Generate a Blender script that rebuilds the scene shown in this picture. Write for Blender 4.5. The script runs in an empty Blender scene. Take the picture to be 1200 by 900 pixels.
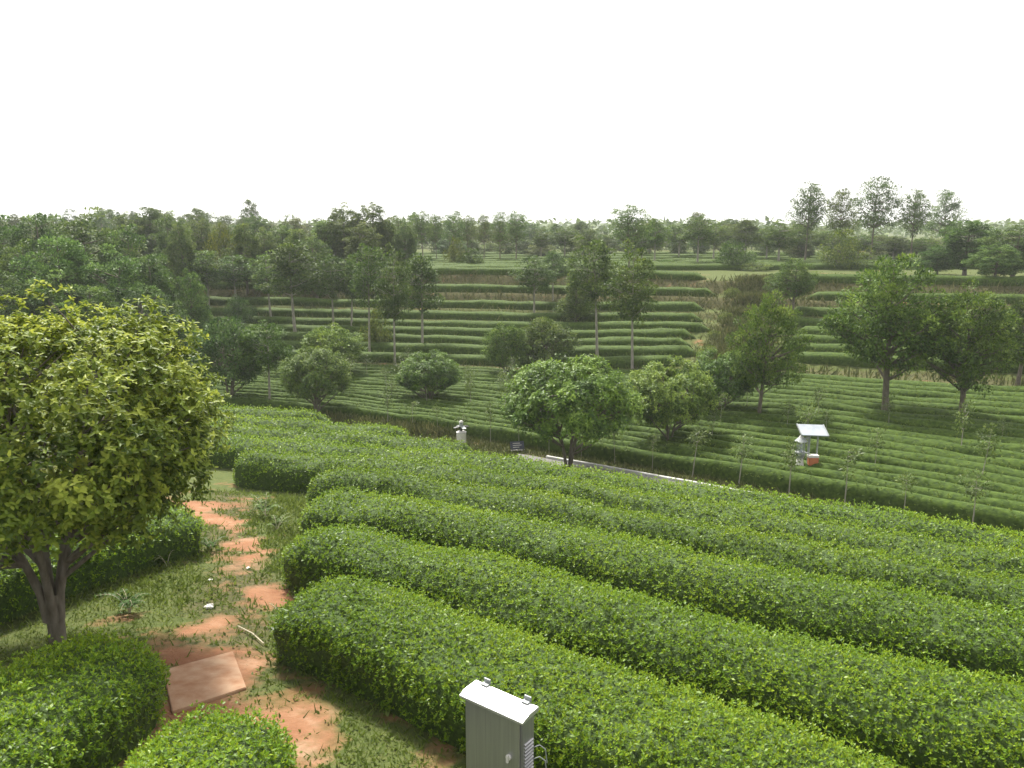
import bpy, bmesh, math
import numpy as np
from mathutils import Vector, Matrix

SC = bpy.context.scene
COL = SC.collection
R_ = math.radians
rng = np.random.default_rng(7)

# ------------------------------------------------------------------ camera
F = 942.0; PITCH = R_(11.0); CP, SP = math.cos(PITCH), math.sin(PITCH); EYE = 8.0
cd = bpy.data.cameras.new('camera'); cam = bpy.data.objects.new('camera', cd); COL.objects.link(cam)
cam.location = (0, 0, EYE); cam.rotation_euler = (R_(90) - PITCH, 0, 0)
cd.sensor_width = 36.0; cd.lens = 36.0 * F / 1200.0; cd.clip_start = 0.05; cd.clip_end = 6000
SC.camera = cam

# ------------------------------------------------------------------ sky, sun, exposure
SUN_EL, SUN_AZ = R_(52), R_(-18)          # azimuth from the view direction (+Y), positive to the right
w = bpy.data.worlds.new('World'); SC.world = w; w.use_nodes = True
nt = w.node_tree; nt.nodes.clear()
sky = nt.nodes.new('ShaderNodeTexSky'); sky.sky_type = 'NISHITA'; sky.sun_disc = False
sky.sun_elevation = SUN_EL; sky.sun_rotation = SUN_AZ
sky.air_density = 1.0; sky.dust_density = 3.0; sky.ozone_density = 1.0
hs = nt.nodes.new('ShaderNodeHueSaturation'); hs.inputs['Saturation'].default_value = 0.13
bg = nt.nodes.new('ShaderNodeBackground'); bg.inputs['Strength'].default_value = 0.125
out = nt.nodes.new('ShaderNodeOutputWorld')
mxw = nt.nodes.new('ShaderNodeMix'); mxw.data_type = 'RGBA'; mxw.inputs[0].default_value = .55      # thin even cloud veil over the blue sky
mxw.inputs[7].default_value = (6.9, 6.75, 6.5, 1)
nt.links.new(sky.outputs[0], hs.inputs['Color']); nt.links.new(hs.outputs[0], mxw.inputs[6]); nt.links.new(mxw.outputs[2], bg.inputs[0]); nt.links.new(bg.outputs[0], out.inputs[0])
sd = bpy.data.lights.new('sun', 'SUN'); sd.energy = 4.6; sd.angle = R_(6); sd.color = (1.0, .95, .86)
sun = bpy.data.objects.new('sun', sd); COL.objects.link(sun)
sdir = Vector((math.sin(SUN_AZ) * math.cos(SUN_EL), math.cos(SUN_AZ) * math.cos(SUN_EL), math.sin(SUN_EL)))
sun.rotation_euler = sdir.to_track_quat('Z', 'Y').to_euler(); sun.location = (0, 0, 60)
SC.view_settings.view_transform = 'Standard'; SC.view_settings.look = 'None'
SC.view_settings.exposure = 1.05; SC.view_settings.gamma = 1.0
SC.render.engine = 'CYCLES'
cy = SC.cycles
cy.use_denoising = True
try: cy.denoiser = 'OPENIMAGEDENOISE'
except Exception: pass
cy.max_bounces = 6; cy.diffuse_bounces = 3; cy.glossy_bounces = 2; cy.transmission_bounces = 3; cy.volume_bounces = 1
cy.use_adaptive_sampling = True; cy.adaptive_threshold = 0.02

# ------------------------------------------------------------------ helpers
def hash2(ix, iy, s):
    h = (ix.astype(np.int64) * 374761393 + iy.astype(np.int64) * 668265263 + s * 1442695041) & 0x7fffffff
    h = ((h ^ (h >> 13)) * 1274126177) & 0x7fffffff
    return ((h ^ (h >> 16)) & 0xffff) / 65535.0
def vnoise(x, y, s=0):
    x = np.asarray(x, float); y = np.asarray(y, float)
    ix, iy = np.floor(x), np.floor(y); fx, fy = x - ix, y - iy
    fx = fx * fx * (3 - 2 * fx); fy = fy * fy * (3 - 2 * fy)
    a, b = hash2(ix, iy, s), hash2(ix + 1, iy, s); c, d = hash2(ix, iy + 1, s), hash2(ix + 1, iy + 1, s)
    return (a * (1 - fx) + b * fx) * (1 - fy) + (c * (1 - fx) + d * fx) * fy
def fbm(x, y, s=0): return .55 * vnoise(x, y, s) + .3 * vnoise(x * 2.1, y * 2.1, s + 5) + .15 * vnoise(x * 4.3, y * 4.3, s + 9)
def sstep(a, b, x):
    t = np.clip((x - a) / (b - a), 0, 1); return t * t * (3 - 2 * t)
def unit(v): return v / np.maximum(np.linalg.norm(v, axis=-1, keepdims=True), 1e-9)

def quad_mesh(name, V, Q, mats, midx=None, attrs=None, smooth=False):
    me = bpy.data.meshes.new(name)
    V = np.asarray(V, np.float32); Q = np.asarray(Q, np.int32)
    me.vertices.add(len(V)); me.vertices.foreach_set('co', V.ravel())
    me.loops.add(Q.size); me.loops.foreach_set('vertex_index', Q.ravel())
    me.polygons.add(len(Q)); me.polygons.foreach_set('loop_start', np.arange(0, Q.size, 4, dtype=np.int32))
    for m in mats: me.materials.append(m)
    if midx is not None: me.polygons.foreach_set('material_index', np.asarray(midx, np.int32))
    if smooth: me.polygons.foreach_set('use_smooth', np.ones(len(Q), bool))
    me.update(calc_edges=True)
    for k, a in (attrs or {}).items():
        at = me.attributes.new(k, 'FLOAT', 'POINT'); at.data.foreach_set('value', np.asarray(a, np.float32))
    return me
def obj(name, me, parent=None, kind=None, loc=None):
    o = bpy.data.objects.new(name, me); COL.objects.link(o)
    if parent is not None: o.parent = parent
    if kind: o['kind'] = kind
    if loc is not None: o.location = loc
    return o
def tag(o, label, cat, group=None):
    o['label'] = label; o['category'] = cat
    if group: o['group'] = group
    return o
def empty(name, loc, rz=0.0):
    o = bpy.data.objects.new(name, None); COL.objects.link(o); o.location = loc; o.rotation_euler = (0, 0, rz)
    o.empty_display_size = .2; return o
def bm_obj(name, bm, mat, parent=None, smooth=False, kind=None):
    me = bpy.data.meshes.new(name); bmesh.ops.recalc_face_normals(bm, faces=bm.faces); bm.to_mesh(me); bm.free()
    me.materials.append(mat)
    if smooth:
        for p in me.polygons: p.use_smooth = True
    return obj(name, me, parent, kind)
def bx(bm, c, s, rot=None):
    m = Matrix.Translation(c) @ (rot.to_4x4() if rot else Matrix()) @ Matrix.Diagonal((s[0], s[1], s[2], 1))
    return bmesh.ops.create_cube(bm, size=1, matrix=m)['verts']
def cyl(bm, a, b, r1, r2=None, n=10):
    a, b = Vector(a), Vector(b); d = b - a
    m = Matrix.Translation((a + b) / 2) @ d.to_track_quat('Z', 'Y').to_matrix().to_4x4()
    bmesh.ops.create_cone(bm, cap_ends=True, segments=n, radius1=r1, radius2=r1 if r2 is None else r2, depth=d.length, matrix=m)
def tube(bm, pts, r, n=6):
    for p, q in zip(pts, pts[1:]): cyl(bm, p, q, r, r, n)

# ------------------------------------------------------------------ materials
def newmat(name):
    m = bpy.data.materials.new(name); m.use_nodes = True; t = m.node_tree; t.nodes.clear()
    o = t.nodes.new('ShaderNodeOutputMaterial'); return m, t, o
def leaf_mat(name, dark, mid, light, trans=.28, rough=.5, spec=.22, vary=.12):
    m, t, o = newmat(name); N, L = t.nodes.new, t.links.new
    at = N('ShaderNodeAttribute'); at.attribute_name = 'tint'
    cr = N('ShaderNodeValToRGB'); cr.color_ramp.elements[0].color = (*dark, 1); cr.color_ramp.elements[0].position = .05
    cr.color_ramp.elements[1].color = (*light, 1); cr.color_ramp.elements[1].position = .97
    e = cr.color_ramp.elements.new(.5); e.color = (*mid, 1)
    oi = N('ShaderNodeObjectInfo'); mx = N('ShaderNodeMix'); mx.data_type = 'RGBA'; mx.blend_type = 'MULTIPLY'; mx.inputs[0].default_value = 1
    hsv = N('ShaderNodeHueSaturation'); mr = N('ShaderNodeMapRange')
    mr.inputs['To Min'].default_value = 1 - vary; mr.inputs['To Max'].default_value = 1 + vary
    L(oi.outputs['Random'], mr.inputs['Value']); L(mr.outputs[0], hsv.inputs['Value'])
    L(at.outputs['Fac'], cr.inputs[0]); L(cr.outputs[0], mx.inputs[6]); L(oi.outputs['Color'], mx.inputs[7]); L(mx.outputs[2], hsv.inputs['Color'])
    p = N('ShaderNodeBsdfPrincipled'); p.inputs['Roughness'].default_value = rough; p.inputs['Specular IOR Level'].default_value = spec
    tr = N('ShaderNodeBsdfTranslucent'); ms = N('ShaderNodeMixShader'); ms.inputs[0].default_value = trans
    g = N('ShaderNodeHueSaturation'); g.inputs['Hue'].default_value = .485; g.inputs['Value'].default_value = 1.25
    L(hsv.outputs[0], p.inputs['Base Color']); L(hsv.outputs[0], g.inputs['Color']); L(g.outputs[0], tr.inputs['Color'])
    L(p.outputs[0], ms.inputs[1]); L(tr.outputs[0], ms.inputs[2]); L(ms.outputs[0], o.inputs[0])
    return m
def noisy_mat(name, c1, c2, scale=6, rough=.85, metal=0.0, bump=.3, detail=6, spec=.3, stretch=None):
    m, t, o = newmat(name); N, L = t.nodes.new, t.links.new
    tc = N('ShaderNodeTexCoord'); no = N('ShaderNodeTexNoise'); no.inputs['Scale'].default_value = scale; no.inputs['Detail'].default_value = detail
    src = tc.outputs['Object']
    if stretch:
        mp = N('ShaderNodeMapping'); mp.inputs['Scale'].default_value = stretch; L(src, mp.inputs[0]); src = mp.outputs[0]
    L(src, no.inputs['Vector'])
    cr = N('ShaderNodeValToRGB'); cr.color_ramp.elements[0].position = .3; cr.color_ramp.elements[1].position = .7
    cr.color_ramp.elements[0].color = (*c1, 1); cr.color_ramp.elements[1].color = (*c2, 1); L(no.outputs[0], cr.inputs[0])
    p = N('ShaderNodeBsdfPrincipled'); p.inputs['Roughness'].default_value = rough; p.inputs['Metallic'].default_value = metal
    p.inputs['Specular IOR Level'].default_value = spec
    L(cr.outputs[0], p.inputs['Base Color'])
    if bump:
        b = N('ShaderNodeBump'); b.inputs['Strength'].default_value = bump; b.inputs['Distance'].default_value = .03
        L(no.outputs[0], b.inputs['Height']); L(b.outputs[0], p.inputs['Normal'])
    L(p.outputs[0], o.inputs[0]); return m

M_TEA = leaf_mat('tea_leaf', (.032, .074, .005), (.108, .203, .010), (.26, .35, .020), trans=.28, rough=.42, spec=.16)
M_TEAFAR = leaf_mat('tea_leaf_far', (.032, .058, .010), (.076, .118, .018), (.145, .19, .030), trans=.25, rough=.6, spec=.12)
M_OSM = leaf_mat('osmanthus_leaf', (.048, .082, .010), (.14, .195, .022), (.32, .37, .055), trans=.32, rough=.5, spec=.18)
M_OSM2 = leaf_mat('glossy_round_tree_leaf', (.03, .062, .012), (.085, .15, .022), (.19, .27, .045), trans=.3, rough=.5, spec=.18)
M_DARK = leaf_mat('evergreen_leaf', (.03, .062, .016), (.082, .14, .032), (.17, .24, .06), trans=.32, spec=.1)
M_MID = leaf_mat('broad_leaf', (.026, .056, .012), (.078, .138, .022), (.17, .24, .042), trans=.32, spec=.12)
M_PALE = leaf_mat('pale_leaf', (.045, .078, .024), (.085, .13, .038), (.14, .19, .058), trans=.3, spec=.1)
M_SAP = leaf_mat('sapling_leaf', (.055, .09, .02), (.10, .15, .035), (.17, .22, .06), trans=.3)
M_WEED = leaf_mat('weed_leaf', (.04, .075, .016), (.075, .125, .026), (.12, .175, .04), trans=.3, spec=.06)
M_GRASS = leaf_mat('grass_blade', (.055, .085, .014), (.105, .155, .024), (.20, .24, .06), trans=.3, spec=.2, rough=.6)
M_DRY = leaf_mat('dry_grass_blade', (.045, .062, .018), (.095, .11, .035), (.19, .18, .075), trans=.2, spec=.1, rough=.7)
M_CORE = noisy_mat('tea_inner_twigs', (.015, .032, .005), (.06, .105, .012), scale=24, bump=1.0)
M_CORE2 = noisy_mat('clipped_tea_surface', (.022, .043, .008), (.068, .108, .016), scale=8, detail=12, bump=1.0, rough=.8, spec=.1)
M_BARK = noisy_mat('bark', (.075, .062, .045), (.17, .15, .12), scale=14, bump=.7, stretch=(1, 1, .3))
M_PBARK = noisy_mat('pale_bark', (.16, .145, .12), (.32, .30, .26), scale=14, bump=.5, stretch=(1, 1, .3))
M_STEEL = noisy_mat('brushed_steel', (.30, .30, .31), (.37, .365, .37), scale=50, rough=.3, metal=.68, bump=.02, stretch=(1, 1, .03))
M_ROOFST = noisy_mat('pale_steel', (.5, .5, .5), (.58, .58, .58), scale=40, rough=.4, metal=.75, bump=.02)
M_DKMETAL = noisy_mat('dark_metal', (.03, .03, .032), (.06, .06, .06), scale=20, rough=.5, metal=.3, bump=.05)
M_GREYMET = noisy_mat('grey_metal', (.22, .24, .24), (.34, .36, .36), scale=20, rough=.5, metal=.4, bump=.05)
M_WHITE = noisy_mat('white_paint', (.42, .41, .39), (.6, .59, .56), scale=8, rough=.5, bump=.05)
M_PANEL = noisy_mat('solar_panel_glass', (.26, .29, .33), (.36, .39, .43), scale=4, rough=.12, bump=0, spec=.8)
M_ORANGE = noisy_mat('orange_plastic', (.34, .10, .04), (.45, .17, .08), scale=8, rough=.5, bump=.05)
M_SIGN = noisy_mat('slate_blue_board', (.05, .055, .085), (.08, .085, .12), scale=10, rough=.4, bump=.02)
M_KERB = noisy_mat('whitewashed_concrete', (.34, .34, .325), (.48, .48, .46), scale=5, rough=.8)
M_ROAD = noisy_mat('grey_concrete', (.10, .098, .09), (.17, .165, .155), scale=1.5, rough=.9)
M_SLAB = noisy_mat('red_dusted_slab', (.25, .12, .06), (.38, .25, .16), scale=5, rough=.9, bump=.4)
M_STONE = noisy_mat('white_stone', (.6, .57, .54), (.78, .76, .74), scale=12, rough=.7)
M_TWIG = noisy_mat('pale_twig', (.35, .31, .22), (.5, .45, .34), scale=12, rough=.8)
M_HILL = noisy_mat('far_hill', (.05, .075, .04), (.08, .10, .05), scale=.02, rough=1, bump=0)

def ground_mat():
    m, t, o = newmat('ground_soil_and_turf'); N, L = t.nodes.new, t.links.new
    tc = N('ShaderNodeTexCoord')
    def noise(s, d=8, r=.6):
        n = N('ShaderNodeTexNoise'); n.inputs['Scale'].default_value = s; n.inputs['Detail'].default_value = d; n.inputs['Roughness'].default_value = r
        L(tc.outputs['Object'], n.inputs['Vector']); return n.outputs[0]
    def ramp(src, *st):
        c = N('ShaderNodeValToRGB'); e = c.color_ramp.elements
        e[0].position, e[0].color = st[0][0], (*st[0][1], 1); e[1].position, e[1].color = st[-1][0], (*st[-1][1], 1)
        for p, k in st[1:-1]: q = e.new(p); q.color = (*k, 1)
        L(src, c.inputs[0]); return c.outputs[0]
    def mix(f, a, b):
        x = N('ShaderNodeMix'); x.data_type = 'RGBA'; L(f, x.inputs[0]); L(a, x.inputs[6]); L(b, x.inputs[7]); return x.outputs[2]
    def attr(n): a = N('ShaderNodeAttribute'); a.attribute_name = n; return a.outputs['Fac']
    n1, n2 = noise(1.3), noise(9.0)
    grass = ramp(n2, (.3, (.045, .06, .018)), (.5, (.075, .095, .028)), (.7, (.095, .105, .036)))
    soil = ramp(n1, (.3, (.18, .078, .040)), (.55, (.25, .13, .072)), (.72, (.33, .22, .145)))
    dry = ramp(n2, (.3, (.04, .046, .018)), (.5, (.072, .07, .03)), (.72, (.12, .105, .05)))
    def edge(a, s=1.0):   # ragged border of a patch
        ad = N('ShaderNodeMath'); ad.operation = 'MULTIPLY_ADD'; L(n2, ad.inputs[0]); ad.inputs[1].default_value = .55 * s; ad.inputs[2].default_value = -.27 * s
        b = N('ShaderNodeMath'); b.operation = 'ADD'; L(attr(a), b.inputs[0]); L(ad.outputs[0], b.inputs[1])
        r = N('ShaderNodeMapRange'); r.inputs['From Min'].default_value = .28; r.inputs['From Max'].default_value = .74; L(b.outputs[0], r.inputs['Value']); return r.outputs[0]
    c = mix(edge('dry'), grass, dry); c = mix(edge('soil'), c, soil)
    p = N('ShaderNodeBsdfPrincipled'); p.inputs['Roughness'].default_value = .95; p.inputs['Specular IOR Level'].default_value = .1
    L(c, p.inputs['Base Color'])
    b = N('ShaderNodeBump'); b.inputs['Strength'].default_value = .7; b.inputs['Distance'].default_value = .05; L(noise(14), b.inputs['Height']); L(b.outputs[0], p.inputs['Normal'])
    L(p.outputs[0], o.inputs[0]); return m
M_GROUND = ground_mat()

# ------------------------------------------------------------------ terrain
ROADX = np.array([-60, -30, -11.1, -7.1, -3.3, 0, 2.4, 4.4, 6.3, 8.9, 11.4, 14, 20, 40.])
ROADY = np.array([50, 41, 34.0, 32.4, 30.5, 28.4, 26.3, 24.5, 22.5, 19.6, 16.9, 14.2, 9.5, -4.])
FOOTX = np.array([-300, -60, -31, -18.2, -9.8, 0, 5, 8.4, 12, 17.3, 21.8, 40, 300.])
FOOTY = np.array([60, 52, 47.9, 47.0, 45.5, 44.2, 41.8, 39.6, 37.6, 35.6, 34.0, 30, 20.])
def roady(x): return np.interp(x, ROADX, ROADY)
def footy(x):
    return (np.interp(x - 3, FOOTX, FOOTY) + np.interp(x, FOOTX, FOOTY) + np.interp(x + 3, FOOTX, FOOTY)) / 3
PO = [0, .35, 2.4, 2.65, 4.4, 4.65, 6.4, 6.65, 8.4, 8.65, 10.4, 10.8, 12.7, 13.2, 15.2, 16.1, 18.2, 19.3, 21, 60]
PZ = [0, .3, .32, .55, .57, .8, .82, 1.05, 1.07, 1.3, 1.32, 1.7, 1.72, 2.25, 2.27, 3.2, 3.22, 4.35, 4.42, 4.5]
def H(X, Y):
    X = np.asarray(X, float); Y = np.asarray(Y, float)
    xc = np.clip(X, -22, 30); yc = np.maximum(Y, -6)
    zp = 4.1 - .155 * yc - .06 * xc
    zf = .9 * sstep(0, 12, X)
    k = .35; d = zp - zf
    z = np.where(d > 4, zp, zf + k * np.logaddexp(0, np.clip(d / k, -40, 40)))
    o = Y - footy(X)
    P = np.interp(o, PO, PZ)
    far = Y > 30
    z = np.where(far, z + P * (4.5 - zf) / 4.5, z)
    z = z + .07 * (fbm(X * .35, Y * .35, 3) - .5) * np.where(np.abs(X) < 80, 1, 0)
    und = sstep(120, 400, np.hypot(X, Y)) * 3.0 * (fbm(X / 160., Y / 160., 11) - .55)
    return z + und
def h1(x, y): return float(H(np.array([x]), np.array([y]))[0])
def ray(px, py):
    u = (px - 600) / F; ww = (450 - py) / F
    return np.array([u, CP + ww * SP, -SP + ww * CP])
def ground_at(px, py, dz=0.0):
    """where the sight line of a photographed point meets the ground"""
    d = ray(px, py); t = np.linspace(3, 200, 8000)
    P = d[None] * t[:, None]; P[:, 2] += EYE
    below = P[:, 2] < H(P[:, 0], P[:, 1]) + dz
    i = int(np.argmax(below)); return P[i, 0], P[i, 1], float(H(P[i:i + 1, 0], P[i:i + 1, 1])[0])
def spot(px, Y):
    X = (px - 600) / F * Y
    for _ in range(4):
        z = h1(X, Y); X = (px - 600) / F * (Y * CP + (EYE - z) * SP)
    return X, Y, h1(X, Y)
def top_z(Y, py):
    ww = (450 - py) / F; return EYE - Y * (SP - ww * CP) / (ww * SP + CP)

def axis(segs):
    a = [np.arange(s, e, st) for s, e, st in segs]; return np.concatenate(a)
gx = np.concatenate([-np.geomspace(60, 1500, 26)[::-1], axis([(-58, -26, 1.6), (-26, -9, .7), (-9, 1.5, .15), (1.5, 14, .4), (14, 26, .6), (26, 59, 1.6)]), np.geomspace(60, 1500, 26)])
gy = np.concatenate([-np.geomspace(8, 1500, 20)[::-1], axis([(-7, 3.5, .7), (3.5, 15, .14), (15, 20, .2), (20, 30, .5), (30, 68, .26), (68, 100, .8)]), np.geomspace(101, 1500, 40)])
GX, GY = np.meshgrid(gx, gy); GZ = H(GX, GY)
# bare red earth: patches along the trodden path, and one on the plateau
PATCH = [(232, 603, .62, .28), (262, 612, .45, .3), (238, 592, .6, .3), (285, 638, .32, .35), (303, 660, .42, .35), (268, 622, .35, .25), (252, 733, .34, .24), (290, 705, .3, .3),
         (300, 655, .25, .2), (240, 800, .55, .42), (200, 850, .5, .4), (260, 835, .7, .3), (310, 840, .5, .28), (165, 880, .35, .3), (335, 862, .25, .25), (285, 822, .5, .3), (322, 850, .35, .3)]
def soil_mask(X, Y):
    s = np.zeros_like(X); X0, Y0 = X, Y
    X = X0 + .9 * (fbm(X0 * 1.1, Y0 * .9, 61) - .5) + .35 * (fbm(X0 * 3.5, Y0 * 3.5, 63) - .5); Y = Y0 + 1.4 * (fbm(X0 * 1.0, Y0 * .8, 62) - .5)
    for px, py, rx, ry in PATCH:
        cx_, cy_, _ = ground_at(px, py)
        rr = ((X - cx_) / rx) ** 2 + ((Y - cy_) / (ry * 1.6)) ** 2
        s = np.maximum(s, .84 - .3 * rr)
    pth = np.interp(Y0, [3, 6, 8.5, 11, 13, 16, 19], [-1.9, -2.6, -3.4, -4.1, -4.7, -6.0, -6.9])
    band = .28 * np.exp(-((X - pth) / .55) ** 2) * ((Y0 > 4) & (Y0 < 18.5)); s = np.maximum(s, band)
    return np.clip(s + 1.3 * (fbm(X0 * 1.5, Y0 * 1.2, 21) - .5) + .9 * (fbm(X0 * 4.5, Y0 * 4.0, 22) - .5), 0, 1)
def track_x(o): return 10.2 + o * .34
def dry_mask(X, Y):
    o = Y - footy(X)
    riser = np.interp(o, [-.4, -.1, .4, 2.3, 2.4, 2.7, 10.3, 10.4, 10.9, 12.6, 12.7, 13.3, 15.1, 15.2, 16.2, 18.1, 18.2, 19.4, 20], [0, .6, .5, 0, 0, .3, .2, .5, .4, .0, .6, .5, .0, .9, .8, .0, .9, .8, .0])
    tr = np.where((o > -1) & (o < 21), np.clip(1.4 - np.abs(X - track_x(o)) / 1.5, 0, 1), 0)
    s = np.maximum(riser, tr); rd = np.abs(Y - roady(X) + .4) ; s = np.maximum(s, np.clip(.9 - rd * .8, 0, 1) * (np.abs(X) < 30))
    pth = np.interp(Y, [3, 6, 8.5, 11, 13, 16, 19], [-1.9, -2.6, -3.4, -4.1, -4.7, -6.0, -6.9]); wear = .75 * np.exp(-((X - pth) / .75) ** 2) * ((Y > 4) & (Y < 19))
    s = np.maximum(s, wear); s = np.maximum(s, .7 * ((o > -.3) & (o < 2.4) & (X > track_x(o))))
    return np.clip(s + .35 * (fbm(X * .5, Y * .5, 31) - .5) + np.where(wear > .05, .8 * (fbm(X * 1.8, Y * 1.8, 37) - .5), 0), 0, 1)
soil = soil_mask(GX, GY)
rx0, ry0, _ = spot(592, 78); soil = np.maximum(soil, np.clip(1.3 - ((GX - rx0) / 2.6) ** 2 - ((GY - ry0) / 6.0) ** 2, 0, 1))
dry = dry_mask(GX, GY)
ny, nx = GX.shape; I = np.arange(nx * ny).reshape(ny, nx)
Q = np.stack([I[:-1, :-1], I[:-1, 1:], I[1:, 1:], I[1:, :-1]], -1).reshape(-1, 4)
obj('ground', quad_mesh('ground', np.stack([GX, GY, GZ], -1).reshape(-1, 3), Q, [M_GROUND], attrs={'soil': soil.ravel(), 'dry': dry.ravel()}, smooth=True), kind='structure')

# ------------------------------------------------------------------ road and kerb
xs = np.linspace(.6, 13.5, 70); ys = roady(xs)
ys = np.convolve(np.pad(ys, 4, mode='edge'), np.ones(9) / 9, 'valid')
rc = np.stack([xs, ys], 1); _t = unit(np.gradient(rc, axis=0)); rc = rc + np.stack([_t[:, 1], -_t[:, 0]], 1) * 1.15; tn = unit(np.gradient(rc, axis=0)); nn = np.stack([-tn[:, 1], tn[:, 0]], 1)
ROADC, ROADN = rc, nn
def strip(offs, dz):
    V = []
    for o in offs:
        p = rc + nn * o; V.append(np.stack([p[:, 0], p[:, 1], H(rc[:, 0], rc[:, 1]) + dz], 1))
    V = np.stack(V, 1); n, m = V.shape[:2]; J = np.arange(n * m).reshape(n, m)
    return V.reshape(-1, 3), np.stack([J[:-1, :-1], J[1:, :-1], J[1:, 1:], J[:-1, 1:]], -1).reshape(-1, 4)
V, Q = strip([-.36, -.32, 0, .32, .36], 0); V = V.reshape(-1, 5, 3); V[:, 1:4, 2] += .075; V[:, [0, 4], 2] -= .2; V = V.reshape(-1, 3)
obj('road', quad_mesh('road', V, Q, [M_ROAD]), kind='structure')
kerb = empty('kerb', (0, 0, 0)); kerb['kind'] = 'structure'
bm = bmesh.new(); vs = bx(bm, (0, 0, .0), (1.0, .11, .2)); bmesh.ops.bevel(bm, geom=bm.edges[:], offset=.012, segments=1, affect='EDGES')
kme = bpy.data.meshes.new('kerb_stone'); bm.to_mesh(kme); bm.free(); kme.materials.append(M_KERB)
seg = np.concatenate([[0], np.cumsum(np.linalg.norm(np.diff(rc, axis=0), axis=1))])
for s in np.arange(.5, seg[-1], 1.0):
    x, y = np.interp(s, seg, rc[:, 0]), np.interp(s, seg, rc[:, 1])
    if x < .7 or x > 6.8: continue
    i = min(int(np.searchsorted(seg, s)), len(rc) - 1); t, n = tn[i], nn[i]
    px_, py_ = x + n[0] * .42, y + n[1] * .42
    k = obj('kerb_stone', kme, kerb, loc=(px_, py_, h1(x, y) + .05)); k.rotation_euler = (0, -math.atan(h1(x + t[0] * .5, y + t[1] * .5) - h1(x - t[0] * .5, y - t[1] * .5)), math.atan2(t[1], t[0]) + rng.normal(0, .006))

# ------------------------------------------------------------------ leaves
LEAF_F = (np.array([(0, 0, 0), (.3, .2, .06), (.72, .15, .03), (1, 0, -.10), (.72, -.15, .03), (.3, -.2, .06)]), np.array([(0, 3, 2, 1), (0, 5, 4, 3)]))
LEAF_C = (np.array([(0, 0, 0), (.45, .24, .06), (1, 0, -.06), (.45, -.24, .06)]), np.array([(0, 3, 2, 1)]))
LEAF_W = (LEAF_F[0] * [1, 1.3, 1.3], LEAF_F[1])
BLADE = (np.array([(0, .05, 0), (0, -.05, 0), (1, -.008, .05), (1, .008, .05)]), np.array([(0, 1, 2, 3)]))
def leaves(P, A, Nn, S, tint, tpl):
    tv, tq = tpl; A = unit(A); B = unit(np.cross(Nn, A)); Nn = np.cross(A, B)
    V = P[:, None] + S[:, None, None] * (tv[None, :, 0:1] * A[:, None] + tv[None, :, 1:2] * B[:, None] + tv[None, :, 2:3] * Nn[:, None])
    m = len(tv); Qs = (np.arange(len(P)) * m)[:, None, None] + tq[None]
    return V.reshape(-1, 3), Qs.reshape(-1, 4), np.repeat(tint, m)
def shoots(P, Nn, S, k, tpl, upw=.9, spread=(25, 72), young=.35, r=rng, fol=.5):
    """k leaves round an upright shoot at every point; the top leaves are the young ones"""
    n = len(P)
    U = unit(Nn * fol + np.array([0, 0, upw]) + r.normal(0, .22, (n, 3)))
    a = unit(np.cross(U, r.normal(0, 1, (n, 3)))); b = np.cross(U, a)
    out = []
    ph0 = r.uniform(0, 6.28, n)
    for j in range(k):
        ph = ph0 + j * 2.4 + r.normal(0, .3, n)
        th = np.radians(np.interp(j, [0, k - 1], spread[::-1]) + r.normal(0, 9, n))
        rad = a * np.cos(ph)[:, None] + b * np.sin(ph)[:, None]
        A = U * np.cos(th)[:, None] + rad * np.sin(th)[:, None]
        Nf = U * np.sin(th)[:, None] - rad * np.cos(th)[:, None] + r.normal(0, .15, (n, 3))
        s = S * r.uniform(.75, 1.15, n) * (1 - .25 * j / max(k - 1, 1))
        base = P + U * (S * (.25 * j / max(k - 1, 1)))[:, None]
        tint = np.clip(r.normal(.40, .16, n) + young * (j / max(k - 1, 1)), 0, 1)
        out.append(leaves(base, A, Nf, s, tint, tpl))
    return join(out)
def join(parts):
    V, Q, T, o = [], [], [], 0
    for p in parts:
        V.append(p[0]); Q.append(p[1] + o); T.append(p[2]); o += len(p[0])
    return np.concatenate(V), np.concatenate(Q), np.concatenate(T)

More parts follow.
